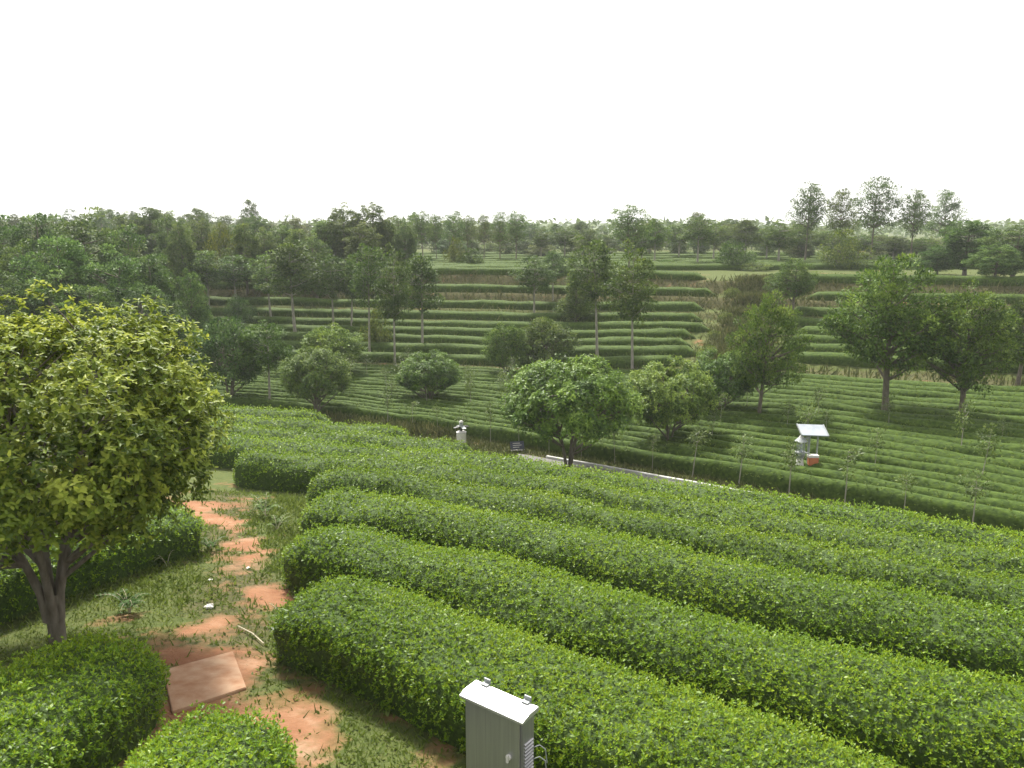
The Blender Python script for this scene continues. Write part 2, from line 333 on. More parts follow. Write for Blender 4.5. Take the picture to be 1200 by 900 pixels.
def smooth_line(pts, step):
    pts = np.asarray(pts, float); d = np.concatenate([[0], np.cumsum(np.linalg.norm(np.diff(pts, axis=0), axis=1))])
    s = np.arange(0, d[-1] + 1e-6, step); L = np.stack([np.interp(s, d, pts[:, k]) for k in range(2)], 1)
    kk = max(3, int(1.6 / step) | 1); ker = np.ones(kk) / kk; h = kk // 2
    e0 = L[0] - (L[1] - L[0]) * np.arange(h, 0, -1)[:, None]; e1 = L[-1] + (L[-1] - L[-2]) * np.arange(1, h + 1)[:, None]
    Lp = np.concatenate([e0, L, e1]); return np.stack([np.convolve(Lp[:, k], ker, 'valid') for k in range(2)], 1)
def hedge_grid(line, width, height, seed, step, nt=15, endr=.9, lump=.14, flat=2.3):
    L = smooth_line(line, step); n = len(L)
    width = np.broadcast_to(np.asarray(width, float), (n,)) if np.ndim(width) == 0 else np.interp(np.linspace(0, 1, n), np.linspace(0, 1, len(width)), width)
    T = unit(np.gradient(L, axis=0)); Nn = np.stack([-T[:, 1], T[:, 0]], 1)
    s = np.concatenate([[0], np.cumsum(np.linalg.norm(np.diff(L, axis=0), axis=1))])
    def endf(q): q = np.clip(q / endr, 0, 1); return np.sqrt(np.clip(1 - (1 - q) ** 2, 0, 1))
    ef = np.minimum(endf(s), endf(s[-1] - s)); ef = np.maximum(ef, .04)
    th = np.linspace(-.22, math.pi + .22, nt)
    c, sn = np.cos(th), np.sin(th)
    prx = np.sign(c) * np.abs(c) ** (2 / flat); prz = np.where(sn > 0, np.abs(sn) ** (2 / 2.25), -np.abs(sn) * 1.2)
    undercut = np.where(sn < .35, .82 + .18 * np.clip((sn + .2) / .55, 0, 1), 1)
    S_, T_ = np.meshgrid(s, np.arange(nt), indexing='ij')
    lum = 1 + lump * (fbm(S_ * 1.1 + seed * 13.7, T_ * .35, seed) - .5) * 2
    ox = (width / 2 * ef)[:, None] * (prx * undercut)[None] * lum
    X = L[:, 0:1] + Nn[:, 0:1] * ox; Y = L[:, 1:2] + Nn[:, 1:2] * ox
    hz = height * (.55 + .45 * ef)[:, None] * ef[:, None] ** .3 * (.30 + .70 * np.clip(prz, -.45, 1))[None] * (1 + (.10 + lump * .35) * (fbm(S_ * .8 + 3.1 * seed, T_ * .2, seed + 2) - .5) * 2)
    hz = np.where(prz[None] < 0, np.minimum(hz, height * .3) * 1.0 - .25, hz)
    Z = H(L[:, 0], L[:, 1])[:, None] * .6 + H(X, Y) * .4 + hz
    return np.stack([X, Y, Z], -1)
def grid_quads(n, m):
    J = np.arange(n * m).reshape(n, m); return np.stack([J[:-1, :-1], J[1:, :-1], J[1:, 1:], J[:-1, 1:]], -1).reshape(-1, 4)
def sample_grid(G, r, dens_fn):
    a, b, c, d = G[:-1, :-1], G[1:, :-1], G[1:, 1:], G[:-1, 1:]
    cr = np.cross(c - a, d - b) * .5; area = np.linalg.norm(cr, axis=-1); nrm = cr / np.maximum(area, 1e-9)[..., None]
    ctr = (a + b + c + d) / 4; dens = dens_fn(ctr, nrm); cnt = r.poisson(area * dens)
    idx = np.repeat(np.arange(cnt.size), cnt.ravel()); u = r.random(len(idx))[:, None]; v = r.random(len(idx))[:, None]
    f = lambda q: q.reshape(-1, 3)[idx]
    P = f(a) * (1 - u) * (1 - v) + f(b) * u * (1 - v) + f(c) * u * v + f(d) * (1 - u) * v
    return P, f(nrm)
def in_view(P, margin=.12):
    D = P[..., 1] * CP + (EYE - P[..., 2]) * SP; U = P[..., 0] / np.maximum(D, .1); W = (P[..., 1] * SP - (EYE - P[..., 2]) * CP) / np.maximum(D, .1)
    return (D > .3) & (np.abs(U) < .637 + margin) & (W > -.478 - margin)
def hedge(name, line, width, height, seed, label, cat='tea hedge', group=None, near=True, step=.22, dens0=1.0, leaf=.044, mat=None, endr=.75):
    r = np.random.default_rng(seed)
    G = hedge_grid(line, width, height, seed, step, nt=17 if near else 11, endr=endr, lump=.14 if near else .2)
    # outward normals
    n, m = G.shape[:2]
    c = G[n // 2].mean(0); q = np.cross(G[n // 2 + 1, m // 2] - G[n // 2, m // 2], G[n // 2, m // 2 + 1] - G[n // 2, m // 2])
    flip = q[2] < 0
    if flip: G = G[:, ::-1]
    org = Vector((*line[0], h1(*line[0])))
    def dist(P): return np.sqrt((P ** 2 * [1, 1, 0]).sum(-1) + (P[..., 2] - EYE) ** 2)
    def lod(P): return np.clip(dist(P) / 8.0, .9, 4.5)
    def dens(ctr, nrm):
        k = (920 if near else 220) * dens0 / lod(ctr) ** 1.05
        k = k * np.where(nrm[..., 2] < -.1, .35, 1.0) * np.where(in_view(ctr, .25), 1.0, .22)
        back = np.einsum('...k,...k->...', nrm, unit(np.array([0, 0, EYE]) - ctr)) < -.25
        return k * np.where(back, .45, 1)
    P, Nn = sample_grid(G, r, dens)
    S = leaf * lod(P) ** .36 * r.uniform(.8, 1.2, len(P))
    P = P + Nn * (r.uniform(-.10, .02, len(P)) * np.minimum(lod(P), 2) ** .5)[:, None]
    P = P + np.array([0, 0, 1]) * (r.random(len(P)) ** 6 * (.12 if near else .2))[:, None]
    V, Q, T = shoots(P, Nn, S, 4 if near else 3, LEAF_C, r=r, fol=.75)
    T = np.clip(T + .34 * (fbm(V[:, 0] * .45, V[:, 1] * .45, 91) - .5) + .16 * (fbm(V[:, 0] * 2.2, V[:, 1] * 2.2, 92) - .5), 0, 1)
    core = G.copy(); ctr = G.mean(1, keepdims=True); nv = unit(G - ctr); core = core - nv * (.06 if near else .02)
    root = empty(name, org)
    fo = obj('foliage', quad_mesh('foliage', V - np.array(org), Q, [mat or M_TEA], attrs={'tint': T}), root, kind='stuff')
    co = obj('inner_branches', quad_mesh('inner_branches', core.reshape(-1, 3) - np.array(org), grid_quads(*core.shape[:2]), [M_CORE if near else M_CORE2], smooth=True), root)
    tag(root, label, cat, group)
    return root

# ------------------------------------------------------------------ near tea rows (far edge traced, centre 0.95 m nearer)
EDGE = {
 'A': [(-2.45, 10.2), (-1.09, 9.45), (0, 8.5), (.89, 7.72), (1.66, 7.1), (2.69, 6.3), (3.35, 5.7), (6.2, 3.4)],
 'B': [(-3.3, 13.0), (-1.66, 12.4), (-.52, 11.65), (.49, 10.9), (1.62, 10.1), (2.18, 9.6), (3.56, 8.6), (5.28, 7.5), (9, 4.9)],
 'C': [(-3.95, 16.0), (-2.4, 15.6), (-.67, 14.95), (.32, 14.35), (1.52, 13.5), (2.56, 12.7), (4.21, 11.6), (6.8, 9.85), (11, 7.0)],
 'D': [(-4.6, 18.5), (-2.6, 18.2), (-.7, 17.6), (.3, 17.1), (1.5, 16.3), (2.6, 15.5), (4.2, 14.4), (6.8, 12.6), (11.5, 9.2)],
 'E': [(-7.2, 21.0), (-4, 20.7), (-.7, 20.1), (1.5, 18.9), (4.2, 17.1), (6.8, 15.3), (12, 11.4)],
 'F': [(-9.6, 24.0), (-6, 23.3), (-.7, 22.6), (1.5, 21.4), (4.2, 19.6), (6.8, 17.8), (12.5, 13.3)],
 'G': [(-12.5, 26.6), (-6, 25.9), (-2.5, 25.2), (-.6, 24.5)],
 'H': [(-14, 29.2), (-6, 28.3), (-4.2, 27.8), (-3.0, 27.4)],
 'I': [(-15, 31.8), (-8.5, 30.9), (-6.2, 30.2)],
}
LAB = {'A': 'clipped tea hedge row rising directly behind the steel cabinet',
 'B': 'second clipped tea hedge row counted uphill from the steel cabinet outwards',
 'C': 'third clipped tea hedge row counted from the steel cabinet outwards',
 'D': 'fourth clipped tea hedge row from the steel cabinet, slim end by pale ferns',
 'E': 'tea hedge row whose dark end face closes the top of the earth path',
 'F': 'long tea hedge row along the brow, passing before the round tree by the white kerb',
 'G': 'short tea hedge row ending below the white insect trap',
 'H': 'short tea hedge row on the brow, two rows beyond the earth path head',
 'I': 'last tea hedge row of the near slope, beside the paved road beyond the brow'}
for q, (k, e) in enumerate(EDGE.items()):
    e = smooth_line(e, .5); t = unit(np.gradient(e, axis=0)); n = np.stack([t[:, 1], -t[:, 0]], 1)
    line = e + n * (.84 if k in 'ABC' else .78)
    hedge('tea_hedge', line, 1.60 if k in 'ABC' else 1.42, .92, 11 + q, LAB[k])
hedge('tea_hedge', [(-4.1, 7.75), (-4.1, 6.6), (-4.2, 5.2), (-4.4, 3.2)], 1.6, .86, 31, 'broad tea bush beside the red slab, at the foot of the multi-stemmed tree')
hedge('tea_hedge', [(-2.4, 6.45), (-2.35, 5.2), (-2.3, 3.0)], 1.3, .78, 32, 'rounded tea bush top poking up between the red earth and the cabinet')
hedge('tea_hedge', [(-6.0, 14.0), (-6.6, 12.2), (-7.1, 10.2), (-7.8, 8.0), (-8.8, 5.8)], 1.8, .9, 33, 'shaded tea hedge running behind the trunk of the multi-stemmed tree')
hedge('tea_hedge', [(-8.4, 15.2), (-9.0, 12.6), (-9.8, 10.0), (-10.6, 7.5)], 1.8, .9, 34, 'tea hedge glimpsed under the multi-stemmed tree, beyond the shaded hedge')

# ------------------------------------------------------------------ valley tea field
ORD = ['first', 'second', 'third', 'fourth', 'fifth', 'sixth', 'seventh', 'eighth', 'ninth', 'tenth', 'eleventh', 'twelfth', 'thirteenth', 'fourteenth', 'fifteenth', 'sixteenth', 'seventeenth', 'eighteenth']
NR = 18
for i in range(NR):
    fr = i / (NR - 1)
    x = np.linspace(-24, 30, 60); ya = roady(x) + .75; yb = footy(x) - 1.0
    ya = np.convolve(np.pad(ya, 3, mode='edge'), np.ones(7) / 7, 'valid')
    y = ya * (1 - fr) + yb * fr + .15 * (fbm(x * .2, x * 0 + i * 2.7, 16) - .5); sp = (yb - ya) / (NR - 1)
    ok = (sp > .48) & (y > 6)
    hedge('tea_row', np.stack([x, y], 1)[ok], np.clip(sp[ok] * np.cos(np.arctan(np.gradient(y, x)[ok])) * .74, .36, 1.2), .56, 50 + i,
          f'{ORD[i]} low tea row of the valley field counted from the paved road', 'tea row', near=False, step=.5, dens0=.62, leaf=.048, mat=M_TEAFAR, endr=.6)
# ------------------------------------------------------------------ terrace rows, cut by the bare track
BENCH = [1.4, 3.5, 5.5, 7.5, 9.5, 11.75, 14.2, 17.1, 20.1]
for i, o in enumerate(BENCH):
    for side in (0, 1):
        x = np.linspace(-34, 40, 75); y = footy(x) + o
        y = y + .2 * (fbm(x * .16, x * 0 + i * 3.3, 14) - .5) + .06 * (fbm(x * .6, x * 0 + i, 15) - .5)
        tx = track_x(o) + np.sin(i * 2.1) * .5
        if i == 0 and side == 1: continue
        ok = x < tx - 1.6 if side == 0 else x > tx + 1.6
        hedge('tea_row', np.stack([x, y], 1)[ok], 1.15 if i < 5 else 1.3, .56, 80 + 2 * i + side,
              f'{ORD[i]} terrace tea row up from the valley, ' + ('on the slim trees side of the track' if side == 0 else 'past the bare track behind broad trees'),
              'tea row', near=False, step=.7, dens0=.5, leaf=.055, mat=M_TEAFAR, endr=.6)
for i, Y in enumerate([68.5, 71.5, 75, 80, 86, 93, 101]):
    x = np.linspace(-45, 45, 60)
    hedge('tea_row', np.stack([x, Y + .06 * x], 1), 2.0, .55, 120 + i, f'{ORD[i]} tea row on the plateau counted from the terrace edge', 'tea row', near=False, step=1.2, dens0=.6, leaf=.045, mat=M_TEAFAR)

# ------------------------------------------------------------------ trees
def tube_q(pts, rad, ns=7):
    pts = np.asarray(pts, float); rad = np.asarray(rad, float); T = unit(np.gradient(pts, axis=0))
    ref = np.where(np.abs(T[:, 2:3]) < .9, np.array([[0, 0, 1.]]), np.array([[1., 0, 0]])); ref = np.broadcast_to(ref[:1], T.shape)
    a = unit(np.cross(T, ref)); b = np.cross(T, a); an = np.linspace(0, 2 * math.pi, ns, endpoint=False)
    V = pts[:, None] + rad[:, None, None] * (a[:, None] * np.cos(an)[None, :, None] + b[:, None] * np.sin(an)[None, :, None])
    n = len(pts); J = np.arange(n * ns).reshape(n, ns); K = np.roll(J, -1, axis=1)
    Qs = np.stack([J[:-1], K[:-1], K[1:], J[1:]], -1).reshape(-1, 4); return V.reshape(-1, 3), Qs, np.zeros(n * ns)
def bez(a, b, c, n=6):
    t = np.linspace(0, 1, n)[:, None]; return a * (1 - t) ** 2 + 2 * b * t * (1 - t) + c * t * t
def envelope(shape, t):
    t = np.clip(t, 0, 1)
    if shape == 'dome': return np.clip(1 - ((t - .28) / .72).clip(0, 1) ** 2.3, 0, 1) ** .55 * np.interp(t, [0, .28], [.62, 1])
    if shape == 'cone': return (1 - t) ** .75 * np.interp(t, [0, .12], [.6, 1]) + .04
    if shape == 'ovoid': return np.sin(np.pi * np.clip(t, 0.02, .995) ** .70) ** .62
    if shape == 'column': return np.sin(np.pi * np.clip(t, .03, .985) ** .85) ** .5
    return np.sin(np.pi * np.clip(t, .02, .99)) ** .6
def make_tree(seed, Ht, R, cb, shape, nclump, nleaf, leaf, stems=1, trunk_r=.1, rc=.26, whorl=0, tpl=LEAF_C, lobes=.28, branch=.5, gap=0.0, flatc=.75, shell=.45, youngtop=.3, fork=.0):
    r = np.random.default_rng(seed)
    zb, cz = Ht * cb, Ht * (1 - cb)
    t = r.random(nclump * 6); t = t[r.random(len(t)) < envelope(shape, t) ** 1.6][:nclump]; n = len(t)
    ph = np.arange(n) * 2.39996 + r.normal(0, .35, n); fr = np.sqrt(r.uniform(shell ** 2, 1, n))
    lob = 1 + lobes * (vnoise(np.cos(ph) * 1.6 + seed * 3.3, np.sin(ph) * 1.6 + t * 3, seed) - .5) * 2
    rad = R * envelope(shape, t) * fr * lob * (1 - rc * .55)
    C = np.stack([np.cos(ph) * rad, np.sin(ph) * rad, zb + cz * (.04 + .92 * t) + r.normal(0, .02 * Ht, n)], 1)
    bend = np.stack([r.normal(0, .03 * Ht, 3), r.normal(0, .03 * Ht, 3)], 1)
    W = []
    sts = []
    for s in range(stems):
        a = s * 2 * math.pi / max(stems, 1) + r.uniform(0, 1)
        spread = R * (.0 if stems == 1 else .42)
        tip = np.array([math.cos(a) * spread + bend[0, 0], math.sin(a) * spread + bend[0, 1], Ht * (.93 if stems == 1 else r.uniform(.7, .85))])
        base = np.array([math.cos(a), math.sin(a), 0]) * (trunk_r * .5 if stems > 1 else 0)
        if fork: base = base + np.array([bend[1, 0] * .3, bend[1, 1] * .3, Ht * fork - .12])
        mid = (base * .75 + tip * .25) * [1, 1, 0] + np.array([bend[1, 0] * .5, bend[1, 1] * .5, Ht * .45])
        if fork: mid = base * .72 + tip * .28 + np.array([0, 0, .06 * Ht])
        pts = bez(base, mid, tip, 12); pts[0, 2] -= .15
        rr = trunk_r * (1 if stems == 1 else .5) * np.interp(np.linspace(0, 1, 12), [0, .08, .5, 1], [1.35, 1, .6, .08])
        W.append(tube_q(pts, rr, 7)); sts.append(pts)
    if fork:
        tp_ = bez(np.array([0, 0, -.2]), np.array([.04, -.03, Ht * fork * .5]), np.array([bend[1, 0] * .3, bend[1, 1] * .3, Ht * fork + .06]), 8)
        W.append(tube_q(tp_, trunk_r * np.interp(np.linspace(0, 1, 8), [0, .15, .7, 1], [1.25, .95, .92, 1.05]), 10))
    for i in np.where(r.random(n) < branch)[0]:
        pts = sts[r.integers(len(sts))] if stems > 1 else sts[0]
        if stems > 1:
            dd = [np.linalg.norm((p[6:] - C[i])[:, :2].mean(0)) for p in sts]; pts = sts[int(np.argmin(dd))]
        zt = max(C[i, 2] - np.hypot(C[i, 0], C[i, 1]) * r.uniform(.25, .7), zb * .95 if stems == 1 else zb * .5)
        j = int(np.argmin(np.abs(pts[:, 2] - zt))); a = pts[j]
        b = (a + C[i]) / 2 + np.array([0, 0, -.05 * np.linalg.norm(C[i] - a)]) + r.normal(0, .03 * R, 3)
        L = np.linalg.norm(C[i] - a); r0 = min(trunk_r * .42, .018 * L + .006)
        W.append(tube_q(bez(a, b, C[i], 5), np.linspace(r0, r0 * .25, 5), 5))
    keep = r.random(n) > gap; C = C[keep]; n = len(C)
    k = r.poisson(nleaf, n) + 2; idx = np.repeat(np.arange(n), k); m = len(idx)
    d = unit(r.normal(0, 1, (m, 3)) + np.array([0, 0, .35])); rr = r.uniform(.45, 1.0, m) ** .6
    crs = R * rc * r.uniform(.7, 1.25, n)
    P = C[idx] + d * (crs[idx] * rr)[:, None] * np.array([1, 1, flatc])
    ctr = np.array([0, 0, zb + cz * .45]); outd = unit(P - ctr)
    jit = np.repeat(r.normal(0, .17, n), k)
    if whorl:
        Nn = unit(outd * .8 + d * .5 + np.array([0, 0, .5]))
        V, Q, T = shoots(P, Nn, leaf * r.uniform(.8, 1.2, m), whorl, tpl, upw=.55, spread=(52, 112), young=.34, r=r, fol=.9)
        per = len(V) // m // whorl
        jv = np.concatenate([np.repeat(jit + .0, per)] * whorl); T = np.clip(T + jv - .05, 0, 1)
    else:
        A = unit(outd * .7 + d * .6 + r.normal(0, .6, (m, 3)) + np.array([0, 0, -.15])); Nn = unit(np.array([0, 0, .9]) + outd * .5 + r.normal(0, .5, (m, 3)))
        T = np.clip(r.normal(.45, .17, m) + jit, 0, 1); V, Q, T = leaves(P, A, Nn, leaf * r.uniform(.7, 1.3, m), T, tpl)
    return join(W), (V, Q, T)
class Kind: pass
KINDS = {}
def kind(name, mat, bark, H0, R0, variants, **kw):
    k = Kind(); k.H, k.R, k.meshes = H0, R0, []
    for v in range(variants):
        w_, l_ = make_tree(hash(name) % 1 + 1000 + len(KINDS) * 17 + v * 3, H0, R0, **kw)
        lv = l_[0]; sc_ = np.array([R0 / np.percentile(np.hypot(lv[:, 0], lv[:, 1]), 97.5), 0, H0 / np.percentile(lv[:, 2], 99.7)]); sc_[1] = sc_[0]
        w_ = (w_[0] * sc_, w_[1]); l_ = (lv * sc_, l_[1], l_[2])
        k.meshes.append((quad_mesh(name + '_trunk', w_[0], w_[1], [bark], smooth=True), quad_mesh(name + '_crown', l_[0], l_[1], [mat], attrs={'tint': l_[2]})))
    KINDS[name] = k
kind('osmanthus', M_OSM2, M_BARK, 3.4, 2.0, 3, cb=.35, shape='dome', nclump=250, nleaf=24, leaf=.125, stems=4, trunk_r=.10, rc=.14, whorl=4, tpl=LEAF_C, lobes=.08, branch=.4, shell=.68)
kind('evergreen', M_DARK, M_BARK, 4.0, 1.9, 4, cb=.3, shape='dome', nclump=190, nleaf=62, leaf=.14, stems=3, trunk_r=.12, rc=.15, lobes=.14, branch=.4, shell=.5)
kind('camphor', M_MID, M_BARK, 7.0, 2.7, 3, cb=.3, shape='ovoid', nclump=210, nleaf=80, leaf=.15, stems=1, trunk_r=.16, rc=.15, lobes=.5, branch=.5, shell=.35)
kind('slim', M_MID, M_PBARK, 7.0, 1.55, 5, cb=.40, shape='ovoid', nclump=105, nleaf=60, leaf=.14, stems=1, trunk_r=.085, rc=.21, lobes=.4, branch=.5, shell=.2)
kind('sparse', M_DARK, M_BARK, 8.0, 2.1, 3, cb=.38, shape='ovoid', nclump=105, nleaf=52, leaf=.17, stems=1, trunk_r=.10, rc=.24, lobes=.5, branch=.9, shell=.25)
kind('conifer', M_DARK, M_BARK, 5.5, 1.4, 1, cb=.10, shape='cone', nclump=150, nleaf=60, leaf=.14, stems=1, trunk_r=.11, rc=.24, lobes=.25, branch=.4, shell=.4)
kind('wood', M_DARK, M_BARK, 9.0, 2.8, 3, cb=.14, shape='ovoid', nclump=240, nleaf=80, leaf=.18, stems=1, trunk_r=.17, rc=.15, lobes=.5, branch=.35, shell=.4)
kind('bush', M_MID, M_BARK, 1.8, 1.4, 2, cb=.02, shape='dome', nclump=70, nleaf=60, leaf=.12, stems=3, trunk_r=.05, rc=.27, lobes=.3, branch=.4)
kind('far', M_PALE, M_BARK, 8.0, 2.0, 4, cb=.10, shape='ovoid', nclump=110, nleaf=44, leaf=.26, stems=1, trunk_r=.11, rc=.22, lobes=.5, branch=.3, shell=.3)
kind('sapling', M_SAP, M_PBARK, 2.0, .42, 4, cb=.5, shape='round', nclump=11, nleaf=18, leaf=.10, stems=1, trunk_r=.02, rc=.5, lobes=.4, branch=1.0, shell=.1)
tree_no = [0]
def tree(kd, name, label, px, top, wpx, base=None, Y=None, cat='tree', group=None, tint=(1, 1, 1), xyz=None):
    k = KINDS[kd]
    x, y, z = xyz if xyz else (ground_at(px, base) if Y is None else spot(px, Y))
    ht = max(top_z(y, top) - z, .5); D = y * CP + (EYE - z) * SP; wm = wpx * D / F * {'slim': 1.15, 'far': 1.1, 'wood': 1.08, 'camphor': .98}.get(kd, 1.05)
    root = empty(name, (x, y, z - .05)); root.rotation_euler = (rng.normal(0, .03), rng.normal(0, .03), rng.uniform(0, 6.28)); v = tree_no[0] % len(k.meshes); tree_no[0] += 1
    root.scale = (wm / 2 / (k.R * 1.02), wm / 2 / (k.R * 1.02), ht / (k.H * 1.0))
    a = obj('trunk', k.meshes[v][0], root); b = obj('crown', k.meshes[v][1], root)
    g_ = rng.uniform(.82, 1.2) if kd in ('wood', 'slim') else 1.0; b.color = (tint[0] * g_ * rng.uniform(.9, 1.15), tint[1] * g_, tint[2] * g_ * rng.uniform(.85, 1.15), 1)
    return tag(root, label, cat, group)

# the big multi-stemmed tree by the path
hx, hy, hz = ground_at(66, 752)
w_, l_ = make_tree(77, 4.3, 2.3, cb=.345, shape='dome', nclump=500, nleaf=22, leaf=.082, stems=6, trunk_r=.108, rc=.135, whorl=6, tpl=LEAF_W, lobes=.16, branch=.30, shell=.62, fork=.15)
hero = empty('osmanthus_tree', (hx, hy, hz - .05), 0.5)
obj('trunk', quad_mesh('trunk', w_[0], w_[1], [M_BARK], smooth=True), hero); obj('crown', quad_mesh('crown', l_[0], l_[1], [M_OSM], attrs={'tint': l_[2]}), hero)
tag(hero, 'large rounded yellow-green tree with many stems beside the red earth path', 'tree')

T = tree; r2_ = np.random.default_rng(23)
T('osmanthus', 'osmanthus_tree', 'round glossy tree with forked dark trunk standing right beside the white kerb', 666, 418, 150, base=552, tint=(1.2, 1.25, 1.2))
T('osmanthus', 'osmanthus_tree', 'round bright tree in the valley field, next to the kerbside round tree', 783, 420, 100, base=528, tint=(1.15, 1.25, 1.2))
T('osmanthus', 'osmanthus_tree', 'dark-sided rounded tree at the valley field, below the bare track', 846, 410, 78, base=492, tint=(.85, .95, .9))
T('osmanthus', 'osmanthus_tree', 'small domed tree with pale stems at the far edge of the brow hedges', 373, 407, 80, base=492, tint=(.9, .9, .9))
T('osmanthus', 'osmanthus_tree', 'small compact domed tree alone in the valley field behind the white insect trap', 503, 411, 72, base=478, tint=(.85, .95, .9))
T('evergreen', 'evergreen_tree', 'dark evergreen tree with short bare trunk, smaller of the joined pair at the terrace foot', 594, 380, 54, base=447)
T('evergreen', 'evergreen_tree', 'dark dense round evergreen, larger of the joined pair at the terrace foot', 638, 372, 74, base=440)
T('evergreen', 'evergreen_tree', 'blackish green broad tree at the valley edge behind the big yellow-green tree', 270, 372, 88, base=477, tint=(.8, .85, .9))
T('slim', 'slim_tree', 'paler thin tree with bare stem rooted next to the blackish broad tree', 316, 376, 52, base=480, tint=(.9, .95, .9))
T('evergreen', 'evergreen_tree', 'yellowish green rounded tree at the terrace foot behind the small domed tree', 392, 382, 72, base=448, tint=(1.7, 1.6, 1.1))
T('bush', 'low_tree', 'low brownish green tree on the lower terraces among slim trunks', 443, 362, 36, base=410, tint=(1.1, .95, .9))
T('bush', 'round_shrub', 'dark round shrub alone on the upper left terraces', 283, 345, 36, base=384, tint=(.55, .6, .75))
for px, base, top, wd, lab in [
    (245, 364, 293, 52, 'slim tree with paired pale trunks beside the dark round terrace shrub'),
    (278, 362, 298, 44, 'slim tree directly behind the dark round terrace shrub'),
    (318, 376, 294, 46, 'slim tree with three thin stems between the terrace shrub and the tall pair'),
    (346, 392, 282, 60, 'tall slim tree with twin trunks, darkest on the left terraces'),
    (391, 388, 298, 46, 'slim tree above the yellowish rounded tree at the terrace foot'),
    (412, 384, 304, 40, 'short slim tree leaning into the slim trees by the low brownish tree'),
    (433, 414, 286, 46, 'slim tree whose trunk passes the low brownish tree'),
    (463, 430, 287, 44, 'tall slim tree rooted at the terrace foot just past the low brownish tree'),
    (495, 412, 297, 52, 'slim tree with dense oval crown, last before the open terraces'),
    (626, 372, 299, 46, 'dark tree with spreading lower limbs standing above the joined evergreen pair'),
    (648, 352, 293, 32, 'small tree peeping behind the dark spreading terrace tree'),
    (700, 421, 278, 58, 'tall slim tree with a cluster of thin trunks on the middle terraces'),
    (741, 432, 283, 56, 'tall slim tree with single pale trunk above the bright valley tree')]:
    T('slim', 'slim_tree', lab, px, top, wd, base=base, tint=(.8, .9, .95))
T('sparse', 'tall_tree', 'tallest open-crowned tree poking above the middle terraces', 737, 240, 50, Y=63)
T('conifer', 'conifer_tree', 'dark cone-shaped tree on the terraces between two slim trees', 675, 316, 46, base=380, tint=(.85, .9, .85))
T('camphor', 'broad_tree', 'largest broad bright green tree over the right valley field, with a thick forked trunk', 1037, 299, 150, base=492, tint=(1.15, 1.15, 1.0))
T('camphor', 'broad_tree', 'broad tree with drooping crown and thin dark trunk beside the largest broad tree', 1126, 332, 112, base=500, tint=(1.05, 1.1, 1.0))
T('camphor', 'broad_tree', 'leafy tree on a vine-covered trunk beside the bare track', 888, 342, 92, base=500, tint=(.95, 1.0, .95))
T('camphor', 'broad_tree', 'mid-sized leafy tree on the terrace top behind the bare track', 928, 303, 64, base=370, tint=(.85, .95, .9))
T('camphor', 'broad_tree', 'dark tree filling the end of the terraces past the drooping broad tree', 1192, 345, 80, base=452, tint=(.65, .7, .75))
for px, top, wd, Y, lab in [(1130, 258, 76, 60, 'dense dark tree on the terrace top behind the drooping broad tree'), (1186, 263, 80, 56, 'dense dark tree on the terrace top at the end of the view'), (1165, 285, 60, 53, 'lower dark tree between the two dense terrace-top trees'),
                            (1098, 290, 50, 62, 'dark tree filling the gap behind the largest broad tree')]:
    T('wood', 'dense_tree', lab, px, top, wd, Y=Y, tint=(.95, 1.05, 1.0))
T('bush', 'low_tree', 'low brownish spreading tree on the plateau under the skyline trees', 985, 268, 58, Y=70, tint=(1.1, .95, .85))
for px, top, wd, lab in [(943, 214, 44, 'open tall skyline tree nearest the bare track'), (981, 221, 40, 'thin hazy skyline tree between the open tall tree and the widest one'), (1019, 207, 56, 'widest and tallest dark skyline tree'),
                         (1066, 222, 38, 'thin skyline tree with visible pale stem next to the widest skyline tree'), (1104, 222, 42, 'pointed skyline tree, last of the tall skyline row')]:
    T('sparse', 'skyline_tree', lab, px, top, wd, Y=74 + (px % 7))
for px, top, wd, lab in [(470, 252, 26, 0), (496, 247, 28, 0), (512, 251, 22, 0), (530, 247, 30, 0), (549, 252, 26, 0), (567, 251, 24, 0), (586, 248, 28, 0), (605, 247, 32, 0)]:
    T('sparse', 'skyline_tree', 'slender bare-stemmed tree in the skyline row above the open terraces', px, top, wd, Y=80 + (px % 5) * 2, group='slender skyline row above the terraces')
for px, top, wd, Y, lab, tn_ in [(552, 290, 34, 72, 'dark round bush on the plateau edge under the slender skyline row', (.7, .75, .7)), (860, 281, 48, 70, 'big dark round bush on the plateau near the bare track', (.75, .85, .85)),
                            (784, 304, 36, 74, 'pale rounded bush on the plateau above the middle terraces', (1.1, 1.15, 1.3)), (886, 306, 40, 68, 'pale spreading bush right at the head of the bare track', (1.3, 1.3, 1.3)), (534, 278, 26, 73, 'brownish tangled bush beside the dark round plateau bush', (1.3, .95, .85)),
                            (648, 296, 26, 71, 'small dark bush by the red earth patch on the plateau', (.7, .8, .75)), (318, 398, 26, 46.5, 'scrubby bush at the foot of the left terraces', (.8, .85, .7))]:
    T('bush', 'round_shrub', lab, px, top, wd, Y=Y, tint=tn_)
for px, top, wd, Y, lab in [(767, 256, 30, 78, 'dark narrow plateau tree next to the tallest open-crowned tree'), (817, 252, 40, 74, 'oval plateau tree with slim stems above the middle terraces'), (912, 258, 50, 76, 'umbrella-topped plateau tree near the head of the bare track')]:
    T('slim', 'plateau_tree', lab, px, top, wd, Y=Y, tint=(.85, .95, .95))
for px, top, wd, lab in [(405, 240, 54, 'tall full-crowned tree, left of the twin high crowns on the skyline'), (438, 239, 58, 'tall full-crowned tree, right of the twin high crowns on the skyline'), (383, 258, 52, 'full tree stepping down beside the twin high crowns')]:
    T('wood', 'dense_tree', lab.replace('left of', 'one of').replace('right of', 'broader of'), px, top, wd, Y=70)
